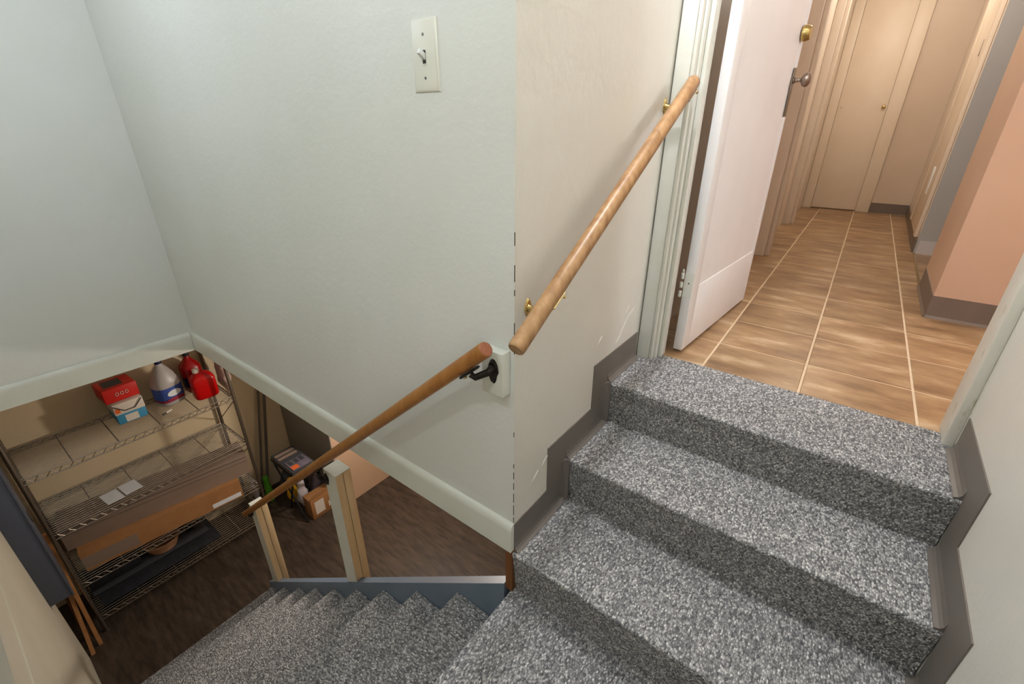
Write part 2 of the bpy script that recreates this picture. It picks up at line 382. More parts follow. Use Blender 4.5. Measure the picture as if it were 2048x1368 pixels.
# ------------------------------------------------------------------ hall floor with tiles
flo = S(box('floor', (-.75, 1.742, -.06), (4.2, 6.85, -.0022), 'grout'), 'brown stone-look tiled hallway floor with pale grout', 'floor')
def clip(poly, ax, val, keep_gt):
    out = []
    for i in range(len(poly)):
        p, q = poly[i], poly[(i+1) % len(poly)]
        ip = (p[ax] > val) == keep_gt; iq = (q[ax] > val) == keep_gt
        if ip: out.append(p)
        if ip != iq:
            t = (val-p[ax])/(q[ax]-p[ax]); out.append((p[0]+t*(q[0]-p[0]), p[1]+t*(q[1]-p[1])))
    return out
PX, PY, GR = .3365, .3225, .0042
for i in range(-2, 8):
    for j in range(-1, 16):
        def sh(x, y): return (x-.0167*(y-2), y)
        x0 = -.030+(i)*PX+GR; x1 = -.030+(i+1)*PX-GR; y0 = 2.016+j*PY+GR; y1 = 2.016+(j+1)*PY-GR
        poly = [sh(x0, y0), sh(x1, y0), sh(x1, y1), sh(x0, y1)]
        poly = clip(clip(clip(poly, 1, 1.743, True), 1, 6.735, False), 0, -.70, True)
        if y0 > 4.7: poly = clip(poly, 0, .40, False) if poly else poly
        if len(poly) < 3 or min(p[0] for p in poly) > 1.6: continue
        xs = [p[0] for p in poly]; ys = [p[1] for p in poly]
        if max(ys)-min(ys) < .02 or max(xs)-min(xs) < .02: continue
        n = len(poly); cx = sum(xs)/n; cy = sum(ys)/n
        b = .0025
        inner = [(cx+(p[0]-cx)*(1-b/.16), cy+(p[1]-cy)*(1-b/.16)) for p in poly]
        v = [(p[0], p[1], -.0022) for p in poly]+[(p[0], p[1], -.0012) for p in poly]+[(p[0], p[1], 0) for p in inner]
        f = [[a, (a+1) % n, n+(a+1) % n, n+a] for a in range(n)]+[[n+a, n+(a+1) % n, 2*n+(a+1) % n, 2*n+a] for a in range(n)]+[[2*n+a for a in range(n)]]
        t = link('tile', v, f, 'stone_tile', flo)

# ------------------------------------------------------------------ doorway at the top of the steps
dw = S(thing('trim_5', (-.57, 1.7, 0), 'painted wooden door casing and jamb at the left of the doorway', 'door frame'))
box('casing_board', (-.608, 1.663, 0), (-.558, 1.69, CEIL), 'casing_paint', dw, .004)
box('casing_edge', (-.558, 1.667, 0), (-.546, 1.69, CEIL), 'casing_paint', dw, .003)
box('jamb', (-.611, 1.69, 0), (-.538, 1.75, CEIL), 'casing_paint', dw, .002)
box('door_stop', (-.538, 1.715, 0), (-.5235, 1.766, CEIL), 'casing_paint', dw, .002)
box('jamb_back', (-.611, 1.75, 0), (-.540, 1.80, CEIL), 'gap_shade', dw)  # shade of the gap behind the door is put into this colour
de = S(thing('trim_6', (.4, 1.69, 0), 'chipped white door casing at the right of the doorway', 'door frame'))
box('casing_board', (.390, 1.648, 0), (.425, 1.70, CEIL), 'chipped_paint', de, .012)
box('jamb', (.364, 1.667, 0), (.390, 1.78, CEIL), 'chipped_paint', de, .003)
S(box('wall_doorway', (.426, 1.667, -.02), (4.2, 1.78, CEIL), 'pink_paint'))
# the open door: hinged at the left jamb, swung into the hall
A = Vector((-.469, 1.804, .012)); dv = Vector((.066, .998, 0)).normalized(); nv = Vector((dv.y, -dv.x, 0))
def dpt(s, t, z): return A+dv*s+nv*t+Vector((0, 0, z))
door = S(thing('door_1', A, 'white painted door with recessed panel standing open into the hallway', 'door'))
def dbox(name, s0, s1, t0, t1, z0, z1, mat, parent, bev=.002):
    bm = bmesh.new(); bm_box(bm, (s0, t0, z0), (s1, t1, z1), bev)
    for q in bm.verts: q.co = dpt(q.co.x, q.co.y, q.co.z)
    return from_bm(name, bm, mat, parent, None, .6)
dbox('door_stile', 0, .075, -.036, 0, 0, 2.03, 'door_paint', door)
dbox('door_stile', .835, .861, -.036, 0, 0, 2.03, 'door_paint', door)
dbox('door_rail', .075, .835, -.036, 0, 0, .27, 'door_paint', door)
dbox('door_rail', .075, .835, -.036, 0, 1.90, 2.03, 'door_paint', door)
dbox('door_panel', .075, .835, -.030, -.004, .27, 1.90, 'door_paint', door, 0)
hin = dbox('hinge', -.0025, -.0003, -.035, -.001, .235, .335, 'casing_paint', door, 0)
for z in (.235, .272, .309):
    c = dpt(-.010, -.042, z); lathe('hinge_knuckle', [(.006, 0), (.0068, .002), (.0068, .022), (.006, .024)], c, (0, 0, 1), 'casing_paint', hin, 10)
lathe('hinge_pin', [(.003, 0), (.004, .003), (.004, .010), (.002, .014)], dpt(-.010, -.042, .335), (0, 0, 1), 'casing_paint', hin, 8)
lathe('screw', [(.003, 0), (.003, .0008)], dpt(-.0026, -.016, .292), -dv, 'slot_dark', hin, 8)
esc = dbox('escutcheon', .812, .850, 0, .0025, .90, 1.095, 'nickel', door, .001)
lathe('door_knob', [(.014, .002), (.014, .006), (.009, .009), (.008, .030), (.014, .034), (.025, .040), (.029, .050), (.027, .060), (.016, .067), (.001, .069)], dpt(.831, .002, 1.046), nv, 'nickel', door, 20)
lathe('deadbolt', [(.031, 0), (.031, .010), (.027, .026), (.024, .030), (.001, .030)], dpt(.822, .001, 1.222), nv, 'brass', door, 22)

# ------------------------------------------------------------------ hallway walls
S(box('wall_hall_left', (-.75, 1.80, 0), (-.64, 6.85, CEIL), 'hall_trim_paint'), 'cream left wall of the hallway behind the open door', 'wall')
for n, (yA, yB, xp) in enumerate(((3.80, 3.955, -.492), (5.34, 5.49, -.545))):
    t = S(thing('trim_%d' % (7+n), (-.6, yA, 0), ('nearer' if n == 0 else 'farther')+' cream door casing on the left wall of the hallway', 'door frame'))
    box('casing_board', (-.64, yA, 0), (xp-.03, yB-.03, CEIL), 'hall_trim_paint', t, .004)
    box('casing_edge', (xp-.03, yA+.03, 0), (xp, yB-.06, CEIL), 'hall_trim_paint', t, .004)
    box('jamb', (-.64, yB-.03, 0), (xp-.02, yB, CEIL), 'hall_trim_paint', t, .003)
S(box('wall_hall_end', (-.64, 6.74, 0), (1.2, 6.85, CEIL), 'tan_paint'), 'tan wall at the far end of the hallway', 'wall')
S(box('baseboard_end', (.026, 6.725, 0), (.372, 6.74, .105), 'vinyl_base_hall'), 'dark vinyl base on the far end wall of the hallway', 'baseboard')
cl = S(thing('door_2', (-.32, 6.72, 0), 'flat cream closet door at the end of the hallway', 'door'))
box('door_panel', (-.545, 6.715, .012), (-.104, 6.738, 2.05), 'cream_door_paint', cl, .002)
box('casing_board', (-.102, 6.700, 0), (.022, 6.739, 2.12), 'cream_door_paint', cl, .004)
box('casing_board', (-.638, 6.700, 0), (-.547, 6.739, 2.12), 'cream_door_paint', cl, .004)
lathe('closet_knob', [(.010, 0), (.008, .012), (.016, .018), (.018, .026), (.012, .034), (.001, .036)], (-.135, 6.715, 1.075), (0, -1, 0), 'brass', cl, 14)
lathe('closet_catch', [(.012, 0), (.010, .006), (.001, .008)], (-.515, 6.715, 1.083), (0, -1, 0), 'cream_door_paint', cl, 12)
S(box('wall_hall_right', (.372, 4.62, 0), (.48, 6.74, CEIL), 'hall_trim_paint'), 'cream right wall at the far end of the hallway', 'wall')
S(box('baseboard_hall', (.360, 4.63, 0), (.371, 6.724, .10), 'vinyl_base_hall'), 'dark vinyl base along the far right wall of the hallway', 'baseboard')
d3 = S(thing('door_3', (.37, 5.3, 0), 'cream flush door in the far right wall of the hallway', 'door'))
box('door_panel', (.352, 4.83, .105), (.371, 5.62, 2.05), 'cream_door_paint', d3, .002)
box('casing_board', (.346, 4.70, .105), (.371, 4.825, 2.12), 'cream_door_paint', d3, .004)
box('casing_board', (.346, 5.625, .105), (.371, 5.75, 2.12), 'cream_door_paint', d3, .004)
box('flush_pull', (.349, 4.98, 1.33), (.353, 5.02, 1.43), 'nickel', d3, .001)
box('vent_plate', (.347, 5.05, .39), (.353, 5.19, .59), 'door_paint', d3, .001)
S(box('wall_hall_return', (.49, 4.62, 0), (4.2, 4.73, CEIL), 'grey_paint'))
S(box('wall_hall_return_end', (.3725, 4.608, 0), (4.2, 4.6195, CEIL), 'grey_paint'), 'narrow grey wall facing the doorway at the right of the hallway', 'wall')
S(box('baseboard_return', (.385, 4.594, 0), (4.2, 4.607, .098), 'white_base'), 'white baseboard under the narrow grey wall', 'baseboard')
S(box('wall_column', (.377, 2.97, 0), (4.2, 3.60, CEIL), 'pink_paint'), 'salmon-pink wall end with a sharp corner at the right of the hallway', 'wall')
bc = S(thing('baseboard_column', (.4, 2.97, 0), 'grey vinyl base wrapping the corner of the salmon-pink wall', 'baseboard'))
prism('base_strip', [(2.97, 0), (2.955, 0), (2.957, .004), (2.965, .012), (2.9665, .03), (2.9665, .113), (2.97, .113)], 'x', .3735, 2.5, 'vinyl_base_hall', bc, smooth=.4)
prism('base_strip', [(.377, 0), (.364, 0), (.366, .004), (.3725, .012), (.3735, .03), (.3735, .113), (.377, .113)], 'y', 2.967, 3.60, 'vinyl_base_hall', bc, smooth=.4)
S(box('wall_side_room', (4.2, 1.78, 0), (4.3, 6.8, CEIL), 'pink_paint'))
S(box('trim_9', (.3695, 3.62, 0), (.381, 4.60, .008), 'brass'), 'thin wooden threshold strip in the floor by the salmon-pink wall', 'threshold')

# ================================================================== BASEMENT SETTING
S(box('floor_basement', (-4.2, -1.2, zf-.06), (1.0, 5.3, zf), 'basement_floor'), 'dark brown wood-look basement floor', 'floor')
S(box('wall_basement_west', (-4.2, -1.2, zf), (-4.10, 5.2, -.345), 'basement_tan'), 'tan basement wall behind the wire shelves', 'wall')
S(box('wall_basement_south', (-4.1, -1.2, zf), (1.0, -1.1, -.345), 'basement_tan'))
S(box('wall_basement_north', (-4.1, 5.2, zf), (1.0, 5.3, -.345), 'basement_tan'))
S(box('wall_basement_east', (Xb-.11, Ya+.13, zf), (Xb-.02, 5.2, -.41), 'basement_tan'))
blk = S(box('wall_basement_closet', (-4.098, 1.64, zf), (-3.262, 5.19, -.345), 'basement_pink'), 'pinkish basement closet wall beyond the stair posts', 'wall')
box('painted_shade_side', (-4.098, 1.632, zf), (-3.263, 1.64, -.345), 'basement_grey', blk)  # same wall, its shade from the lamp is put into the grey colour
tube('wall_wire', [(-3.258, 1.86, -.5), (-3.258, 1.86, -1.50), (-3.258, 1.85, -1.545), (-3.258, 1.80, -1.56), (-3.258, 1.78, -1.60), (-3.258, 1.78, -1.70)], .004, 'basement_grey', blk, 6)

# ================================================================== HANDRAILS
def cyl_rail(name, a, b, r, mat, parent):
    a = Vector(a); b = Vector(b); d = (b-a).normalized()
    pts = [a, a+d*.002, a+d*.006]+[a.lerp(b, t) for t in (.25, .5, .75)]+[b-d*.006, b-d*.002, b]
    return tube(name, pts, [r*.86, r*.95, r, r, r, r, r, r*.95, r*.86], mat, parent, 28)
ua, ub = Vector((-.537, .722, .417)), Vector((-.537, 1.657, .996))
hr = thing('handrail', (-.537, 1.19, .40), 'worn pale round wooden handrail on brass brackets, rising beside the doorway', 'handrail')
cyl_rail('rail', ua, ub, .0208, 'rail_wood_worn', hr)
def wall_bracket(name, railpt, n, base, mat, parent, drop=.055):
    """n: unit vector from wall into the room; base: wall anchor point"""
    base = Vector(base); railpt = Vector(railpt); n = Vector(n)
    t = Vector((0, 0, 1)); s = n.cross(t)
    bm = bmesh.new()
    # wall plate: rounded diamond
    o = []
    for k in range(16):
        a = 2*math.pi*k/16; rr = .014+.012*abs(math.sin(a))**1.5
        o.append(base+s*math.cos(a)*.014+t*math.sin(a)*rr)
    lo_ = [bm.verts.new(p) for p in o]; hi_ = [bm.verts.new(base+(p-base)*.82+n*.005) for p in o]
    for k in range(16): bm.faces.new([lo_[k], lo_[(k+1) % 16], hi_[(k+1) % 16], hi_[k]])
    bm.faces.new(hi_)
    under = railpt-t*.025
    bm_tube(bm, [base+n*.003, base+n*.02-t*.004, base+n*.04+(under-base)*.18-n*.0, under-t*.012, under], [.010, .009, .0075, .007, .008], 10)
    return from_bm(name, bm, mat, parent, None, .7)
for sy in (.872, 1.632):
    t = (sy-ua.y)/(ub.y-ua.y); rp = ua.lerp(ub, t)
    wall_bracket('bracket', rp, (1, 0, 0), (Xb, sy-.0, rp.z-.055), 'brass', hr)
    d = (ub-ua).normalized(); nrm = Vector((0, -d.z, d.y))
    bm = bmesh.new(); bm_tube(bm, [rp-nrm*.0245-d*.028, rp-nrm*.0245+d*.028], .011, 10, True, .35)
    from_bm('saddle', bm, 'brass', hr, None, .7)
    lathe('screw', [(.005, 0), (.004, .004), (.001, .005)], rp-nrm*.027+d*.018+Vector((.012, 0, -.002)), (.7, 0, -.7), 'brass', hr, 8)
la, lb = Vector((-.640, .743, .381)), Vector((-2.86, .743, -1.541))
lr = thing('handrail', (-1.7, .743, -.6), 'dark varnished wooden handrail descending beside the lower stairs on iron brackets', 'handrail')
rl = cyl_rail('rail', la, lb, .0205, 'rail_wood_dark', lr)
ld = (lb-la).normalized()
lathe('rail_end', [(.0185, 0), (.0178, .0006), (.001, .0008)], la, -ld, 'rail_end_grain', lr, 28)
blkw = box('mounting_block', (-.694, .786, .225), (-.624, Ya, .352), 'white_post_paint', None, .003)
tag(blkw, 'white painted wooden block on the wall corner holding the lower handrail bracket', 'block')
def iron_bracket(rp, base, parent):
    rp = Vector(rp); base = Vector(base); bm = bmesh.new()
    # long oval plate on the face (faces -y)
    for k0, (w_, h_) in enumerate(((.013, .036),)):
        lo_ = []; hi_ = []
        for k in range(20):
            a = 2*math.pi*k/20; p = Vector((math.cos(a)*(w_ if math.sin(a) < 0 else w_*1.35), 0, math.sin(a)*h_))
            lo_.append(bm.verts.new(base+p)); hi_.append(bm.verts.new(base+p*.8+Vector((0, -.006, 0))))
        for k in range(20): bm.faces.new([lo_[k], lo_[(k+1) % 20], hi_[(k+1) % 20], hi_[k]])
        bm.faces.new(hi_)
    nrm = Vector((ld.z, 0, -ld.x)).normalized()
    if nrm.z < 0: nrm = -nrm
    under = rp-nrm*.024
    bm_tube(bm, [base+Vector((0, -.004, .010)), base+Vector((0, -.022, .006)), under.lerp(base, .35)-Vector((0, .01, .012)), under-nrm*.006], [.011, .010, .009, .009], 10, True)
    bm_tube(bm, [under-ld*.034-nrm*.001, under+ld*.034-nrm*.001], .012, 10, True, .35)
    from_bm('bracket', bm, 'black_iron', parent, None, .7)
    lathe('screw', [(.0055, 0), (.0045, .004), (.001, .005)], under-nrm*.005+ld*.024, -nrm, 'brass', parent, 8)
def lrail(x): t = (x-la.x)/(lb.x-la.x); return la.lerp(lb, t)
iron_bracket(lrail(-.715), (-.655, .786, .296), lr)
# posts: two boards each, foot on and behind the stringer
def post(xa, xb_, ztop, lab, yo):
    root = thing('stair_post', ((xa+xb_)/2, yo+.02, zs((xa+xb_)/2)), lab, 'post', 'handrail posts on the stringer')
    zl_, zr_ = zs(xa), zs(xb_)
    prism('front_board', [(xa, zl_+.002), (xb_, zr_+.002), (xb_, ztop), (xa, ztop)], 'y', yo, yo+.037, 'white_post_paint', root)
    prism('front_board_face', [(yo+.0005, zr_+.004), (yo+.0365, zr_+.004), (yo+.0365, ztop-.004), (yo+.0005, ztop-.004)], 'x', xb_, xb_+.001, 'bare_pine', root)
    box('back_board', (xa+.004, yo+.0405, zr_-.14), (xb_+.001, yo+.078, ztop-.004), 'bare_pine', root, .0015)
    box('paint_cap', (xa-.0005, yo-.0005, ztop), (xb_+.0015, yo+.0785, ztop+.002), 'white_post_paint', root)
    return root
post(-1.672, -1.578, -.548, 'taller-looking cream post nearer the wall, carrying the dark handrail', .799-.02*1.0)
post(-2.772, -2.680, -1.405, 'farther cream post at the foot of the dark handrail', .799-.02*2.1)
iron_bracket(lrail(-1.665), (-1.655, .779, -.60), lr)
iron_bracket(lrail(-2.76), (-2.752, .757, -1.465), lr)

# ================================================================== LIGHT SWITCH
sw = thing('light_switch', (-.857, Ya, .934), 'ivory toggle light switch plate on the cream wall', 'light switch')
bm = bmesh.new()
x0, x1, z0, z1 = -.897, -.818, .934, 1.072
for (a, y) in ((0, Ya), (0, Ya-.002), (.0025, Ya-.0045), (.007, Ya-.006)):
    ring = [bm.verts.new(p) for p in ((x0+a, y, z0+a), (x1-a, y, z0+a), (x1-a, y, z1-a), (x0+a, y, z1-a))]
    if a or y < Ya:
        for k in range(4): bm.faces.new([prev[k], prev[(k+1) % 4], ring[(k+1) % 4], ring[k]])
    prev = ring
bm.faces.new(prev)
from_bm('cover_plate', bm, 'plate_ivory', sw, None, .5)
box('toggle_slot', (-.8625, Ya-.0066, .988), (-.8525, Ya-.0059, 1.014), 'slot_dark', sw)
box('toggle_collar', (-.8645, Ya-.0070, .986), (-.8505, Ya-.0058, .9885), 'plate_ivory', sw)
bm = bmesh.new(); bm_box(bm, (-.8620, -.019, -.005), (-.8530, .004, .006), .0015)
rm = Matrix.Rotation(math.radians(-32), 3, 'X')
for q in bm.verts: q.co = Vector((q.co.x, 0, 0)) + rm @ Vector((0, q.co.y, q.co.z)) + Vector((0, Ya-.006, 1.001))
from_bm('toggle', bm, 'toggle_white', sw, None, .6)
for z in (.961, 1.043): lathe('screw', [(.0032, 0), (.0026, .0012), (.0006, .0014)], (-.8575, Ya-.0060, z), (0, -1, 0), 'screw_grey', sw, 10)

# ================================================================== ELECTRICAL PANEL
pan = thing('electrical_panel', (-3.3, -.18, -1.64), 'tall blue-grey metal panel box on the near basement wall', 'panel box')
box('cabinet', (-3.44, Ys+.005, -1.64), (-3.15, -.138, -.55), 'panel_grey', pan, .002)
box('cover', (-3.445, -.138, -1.645), (-3.145, -.130, -.545), 'panel_grey', pan, .002)
box('latch', (-3.31, -.130, -1.15), (-3.28, -.124, -1.08), 'nickel', pan, .002)

# ================================================================== WIRE SHELF
XF, XBK, Y0, Y1 = -3.60, -4.06, -.105, 1.112
sh = thing('wire_shelf', (-3.83, .5, zf), 'tall wire shelving unit against the tan basement wall', 'shelf')
for x in (XF, XBK):
    for y in (Y0, Y1):
        bm = bmesh.new(); bm_tube(bm, [(x, y, zf), (x, y, zf+.02), (x, y, -.52)], [.016, .0125, .0125], 12)
        k = zf+.06
        while k < -.53:      # the rings scored along the post
            bm_tube(bm, [(x, y, k), (x, y, k+.004)], .0138, 10); k += .05
        from_bm('post', bm, 'chrome_wire', sh, None, .7)
for zz in (-1.055, -1.505, -1.955, -2.297):
    bm = bmesh.new()
    for x, a in ((XF, 1), (XBK, -1)):
        bm_tube(bm, [(x, Y0, zz), (x, Y1, zz)], .004, 6); bm_tube(bm, [(x, Y0, zz-.034), (x, Y1, zz-.034)], .004, 6)
        n = 44; bm_tube(bm, [(x+.003*a, Y0+(Y1-Y0)*i/n, zz-.017+(.015 if i % 2 else -.015)) for i in range(n+1)], .0032, 5)
    for y in (Y0, Y1):
        bm_tube(bm, [(XF, y, zz), (XBK, y, zz)], .004, 6); bm_tube(bm, [(XF, y, zz-.034), (XBK, y, zz-.034)], .004, 6)
        n = 16; bm_tube(bm, [(XF+(XBK-XF)*i/n, y, zz-.017+(.015 if i % 2 else -.015)) for i in range(n+1)], .0032, 5)
    for i in range(1, 5): bm_tube(bm, [(XF, Y0+(Y1-Y0)*i/5, zz-.005), (XBK, Y0+(Y1-Y0)*i/5, zz-.005)], .004, 6)
    fr = from_bm('shelf_frame', bm, 'chrome_wire', sh, None, .8)
    bm = bmesh.new()
    for i in range(1, 18):
        x = XF+(XBK-XF)*i/18; bm_tube(bm, [(x, Y0, zz), (x, Y1, zz)], .0018, 5)
    from_bm('wire_deck', bm, 'chrome_wire', fr, 'stuff', .8)
bm = bmesh.new()
bm_tube(bm, [(XF, Y1, -1.09), (XBK, Y1, -1.46)], .004, 6); bm_tube(bm, [(XF, Y1, -1.56), (XBK, Y1, -1.92)], .004, 6)
from_bm('side_brace', bm, 'chrome_wire', sh, None, .8)
ZT = -1.0515
def rbox(name, cx, cy, z0, sx, sy, h, mat, parent=None, rz=0, bev=.003):
    return box(name, (cx-sx/2, cy-sy/2, z0), (cx+sx/2, cy+sy/2, z0+h), mat, parent, bev, None, rz)
# --- boxes on the top shelf (white box with a red one on top)
wb = thing('carton', (-3.92, .53, ZT), 'small white and blue carton under the red box on the top shelf', 'box')
rbox('carton_body', -3.92, .53, ZT, .20, .17, .075, 'blue_card', wb, 0, .003)
rbox('carton_lid', -3.92, .53, ZT+.0755, .204, .175, .085, 'white_card', wb, 0, .003)
box('print', (-3.8178, .448, ZT+.09), (-3.8172, .476, ZT+.125), 'orange_print', wb)
box('print', (-3.8198, .49, ZT+.006), (-3.8192, .565, ZT+.060), 'white_card', wb)
rb = thing('carton', (-3.95, .52, ZT+.162), 'red carton with three pale rings, on top of the white and blue carton', 'box')
rbox('carton_body', -3.955, .52, ZT+.162, .19, .20, .105, 'red_card', rb, .05, .004)
for k in range(3):
    bm = bmesh.new(); c = Vector((-3.8568+.0012*(1-k), .50+.028*k, ZT+.215))
    bm_tube(bm, [c+Vector((0, .009*math.cos(2*math.pi*q/14), .011*math.sin(2*math.pi*q/14))) for q in range(15)], .002, 5, False)
    from_bm('ring_print', bm, 'white_card', rb, None, .8)
box('top_window', (-4.02, .45, ZT+.2672), (-3.90, .56, ZT+.268), 'dark_grey_stuff', rb)
tube('string', [(-3.81, .445, ZT+.152), (-3.812, .50, ZT+.10), (-3.812, .56, ZT+.10), (-3.81, .61, ZT+.155)], .003, 'black_plastic', wb, 6)
# --- bottles
def bottle(name, cx, cy, z0, sx, sy, prof, mat, parent, rz=0, power=3.2, seg=28):
    """superellipse bottle; prof: (scale, z, power)"""
    v = []; f = []
    m = Matrix.Rotation(rz, 3, 'Z')
    for (s, z, pw) in prof:
        for k in range(seg):
            a = 2*math.pi*k/seg; c, s_ = math.cos(a), math.sin(a)
            p = Vector((sx/2*s*math.copysign(abs(c)**(2/pw), c), sy/2*s*math.copysign(abs(s_)**(2/pw), s_), z))
            v.append(m @ p+Vector((cx, cy, z0)))
    n = len(prof)
    for i in range(n-1):
        for k in range(seg): f.append([i*seg+k, i*seg+(k+1) % seg, (i+1)*seg+(k+1) % seg, (i+1)*seg+k])
    f += [list(range(seg))[::-1], [(n-1)*seg+k for k in range(seg)]]
    o = link(name, v, f, mat, parent); smooth_by_angle(o.data, .8); return o
jg = thing('bleach_jug', (-3.90, .79, ZT), 'translucent white jug with blue cap and blue label on the top shelf', 'jug')
bottle('jug_body', -3.90, .79, ZT, .155, .175, [(.93, 0, 3), (1, .012, 3), (1, .165, 3), (.97, .185, 2.8), (.80, .235, 2.5), (.5, .285, 2.2), (.27, .315, 2), (.25, .325, 2)], 'jug_plastic', jg, .25)
bottle('jug_label', -3.90, .79, ZT+.03, .157, .177, [(1, 0, 3), (1, .115, 3)], 'label_blue', jg, .25)
lathe('jug_cap', [(.022, 0), (.023, .004), (.023, .026), (.020, .030)], (-3.90, .79, ZT+.325), (0, 0, 1), 'navy_plastic', jg, 18)
def patch(name, cx, cy, cz, w_, h_, rz, mat, parent, off, n=18):
    m = Matrix.Rotation(rz, 3, 'Z'); v = []
    for k in range(n):
        a = 2*math.pi*k/n; v.append(m @ Vector((off, w_/2*math.cos(a), h_/2*math.sin(a)))+Vector((cx, cy, cz)))
    v += [p-(m @ Vector((.0008, 0, 0))) for p in v[:n]]
    return link(name, v, [list(range(n)), list(range(2*n-1, n-1, -1))]+[[i, (i+1) % n, n+(i+1) % n, n+i] for i in range(n)], mat, parent)
patch('label_oval', -3.90, .79, ZT+.095, .10, .05, .25, 'paper', jg, .0796)
patch('label_stripe', -3.90, .79, ZT+.053, .125, .016, .25, 'label_red', jg, .0794)
bottle('label_side', -3.90, .79, ZT+.031, .158, .178, [(1, 0, 3), (1, .018, 3)], 'label_red', jg, .25)
lathe('jug_handle', [(.012, 0), (.014, .03), (.013, .075), (.008, .09)], (-3.862, .80, ZT+.205), (-.30, -.05, .95), 'jug_plastic', jg, 12)
r1 = thing('detergent_jug', (-3.77, .99, ZT), 'bright red plastic jug with white cap at the right of the top shelf', 'jug')
bottle('jug_body', -3.77, .99, ZT, .12, .165, [(.9, 0, 4), (1, .014, 5), (1, .150, 5), (.96, .170, 4.5), (.72, .195, 3.2), (.34, .212, 2.2), (.30, .214, 2)], 'red_plastic', r1, -.08)
lathe('jug_cap', [(.021, 0), (.023, .004), (.022, .030), (.014, .034)], (-3.775, .968, ZT+.211), (0, 0, 1), 'cap_white', r1, 18)
r3 = thing('detergent_jug', (-3.95, .985, ZT), 'darker red bottle with black cap behind the bright red jug', 'jug')
bottle('jug_body', -3.95, .985, ZT, .14, .14, [(.9, 0, 3), (1, .012, 3), (1, .20, 3), (.9, .225, 2.6), (.5, .262, 2.2), (.27, .285, 2), (.26, .297, 2)], 'dark_red_plastic', r3)
bottle('jug_label', -3.95, .985, ZT+.05, .142, .142, [(1, 0, 3), (1, .085, 3)], 'navy_plastic', r3)
lathe('jug_cap', [(.022, 0), (.022, .028), (.018, .032)], (-3.95, .985, ZT+.297), (0, 0, 1), 'black_plastic', r3, 16)
pen = thing('marker_pen', (-3.72, .70, ZT), 'small white and black pen lying on the top shelf', 'pen')
tube('pen_barrel', [(-3.75, .74, ZT+.006), (-3.73, .70, ZT+.006)], .006, 'cap_white', pen, 8)
tube('pen_cap', [(-3.73, .70, ZT+.006), (-3.72, .675, ZT+.006)], .006, 'black_plastic', pen, 8)
# --- hanging carrier bag at the right end
def crumple(name, fn, nu, nv, mat, parent=None, amp=.012, fr=14, thick=.002, seed=0):
    v = []; f = []
    for j in range(nv+1):
        for i in range(nu+1):
            p = Vector(fn(i/nu, j/nv)); q = p*fr+Vector((seed, seed*1.7, 0))
            v.append(p+noise.noise_vector(q)*amp)
    for j in range(nv):
        for i in range(nu): a = j*(nu+1)+i; f.append([a, a+1, a+nu+2, a+nu+1])
    o = link(name, v, f, mat, parent, True)
    return o
def bag(name, c, sx, sy, h, mat, label, cat, seed, amp=.02, parent=None, top=.45):
    c = Vector(c)
    def fn(u, t):
        a = 2*math.pi*u; th = t
        r = (math.sin(min(1, th*3+.02)*math.pi/2))*(1-(1-top)*max(0, th-.35)/.65)
        return c+Vector((sx/2*r*math.cos(a), sy/2*r*math.sin(a), .001+h*th))
    n, m_ = 26, 16
    v = []; f = []
    for j in range(m_+1):
        for i in range(n):
            p = Vector(fn(i/n, j/m_)); d = noise.noise_vector(p*16+Vector((seed, 0, seed)))*amp*min(1, j/3)
            p = p+d; p.z = max(p.z, c.z+.001); v.append(p)
    for j in range(m_):
        for i in range(n): f.append([j*n+i, j*n+(i+1) % n, (j+1)*n+(i+1) % n, (j+1)*n+i])
    f.append(list(range(n))[::-1]); f.append([m_*n+i for i in range(n)])
    o = link(name, v, f, mat, parent)
    for p in o.data.polygons: p.use_smooth = True
    if label: tag(o, label, cat)
    return o
hb = thing('carrier_bag', (-3.91, 1.185, ZT-.12), 'crumpled pinkish striped plastic bag hanging at the end of the top shelf', 'bag')
bag('bag_body', (-3.91, 1.185, ZT-.12), .15, .085, .46, 'bag_pinkish', None, None, 4, .022, hb, .8)
bag('bag_fold', (-4.0, 1.165, ZT+.16), .10, .07, .30, 'bag_pinkish', None, None, 9, .02, hb, .7)
bag('red_stripe', (-3.86, 1.16, ZT+.20), .05, .05, .20, 'red_card', None, None, 2, .012, hb, .7)
# --- papers on the second shelf
ZM = -1.5015
for k, (pts, lab) in enumerate(((((-3.79, .180), (-3.645, .198), (-3.650, .295), (-3.795, .278)), 'white paper sheet on the second shelf, left of the pair'), (((-3.805, .290), (-3.66, .305), (-3.668, .408), (-3.812, .390)), 'white paper sheet on the second shelf, right of the pair'))):
    tag(prism('paper_sheet', [(p[0], p[1]) for p in pts], 'z', ZM, ZM+.0012, 'paper'), lab, 'paper', 'papers on the second shelf')
# --- long cartons on the third shelf
def long_box(name, fl, fr_, depth, z0, z1, mat, parent):
    fl = Vector((*fl, 0)); fr_ = Vector((*fr_, 0)); d = (fr_-fl).normalized(); n_ = Vector((-d.y, d.x, 0))*depth
    P = [fl, fr_, fr_+n_, fl+n_]
    return prism(name, [(p.x, p.y) for p in P], 'z', z0, z1, mat, parent), d, n_.normalized()
Z3 = -1.9515
cb = thing('long_carton', (-3.85, .45, Z3), 'long brown cardboard box with white label low on the wire shelf', 'box')
o_, d_, n_ = long_box('carton_body', (-3.685, -.045), (-3.567, .962), .22, Z3, Z3+.166, 'cardboard', cb)
def on_face(fl, d, n, s0, s1, z0, z1, mat, parent, name):
    P = [Vector((*fl, 0))+d*s0-n*.0008, Vector((*fl, 0))+d*s1-n*.0008, Vector((*fl, 0))+d*s1-n*.0001, Vector((*fl, 0))+d*s0-n*.0001]
    return prism(name, [(p.x, p.y) for p in P], 'z', z0, z1, mat, parent)
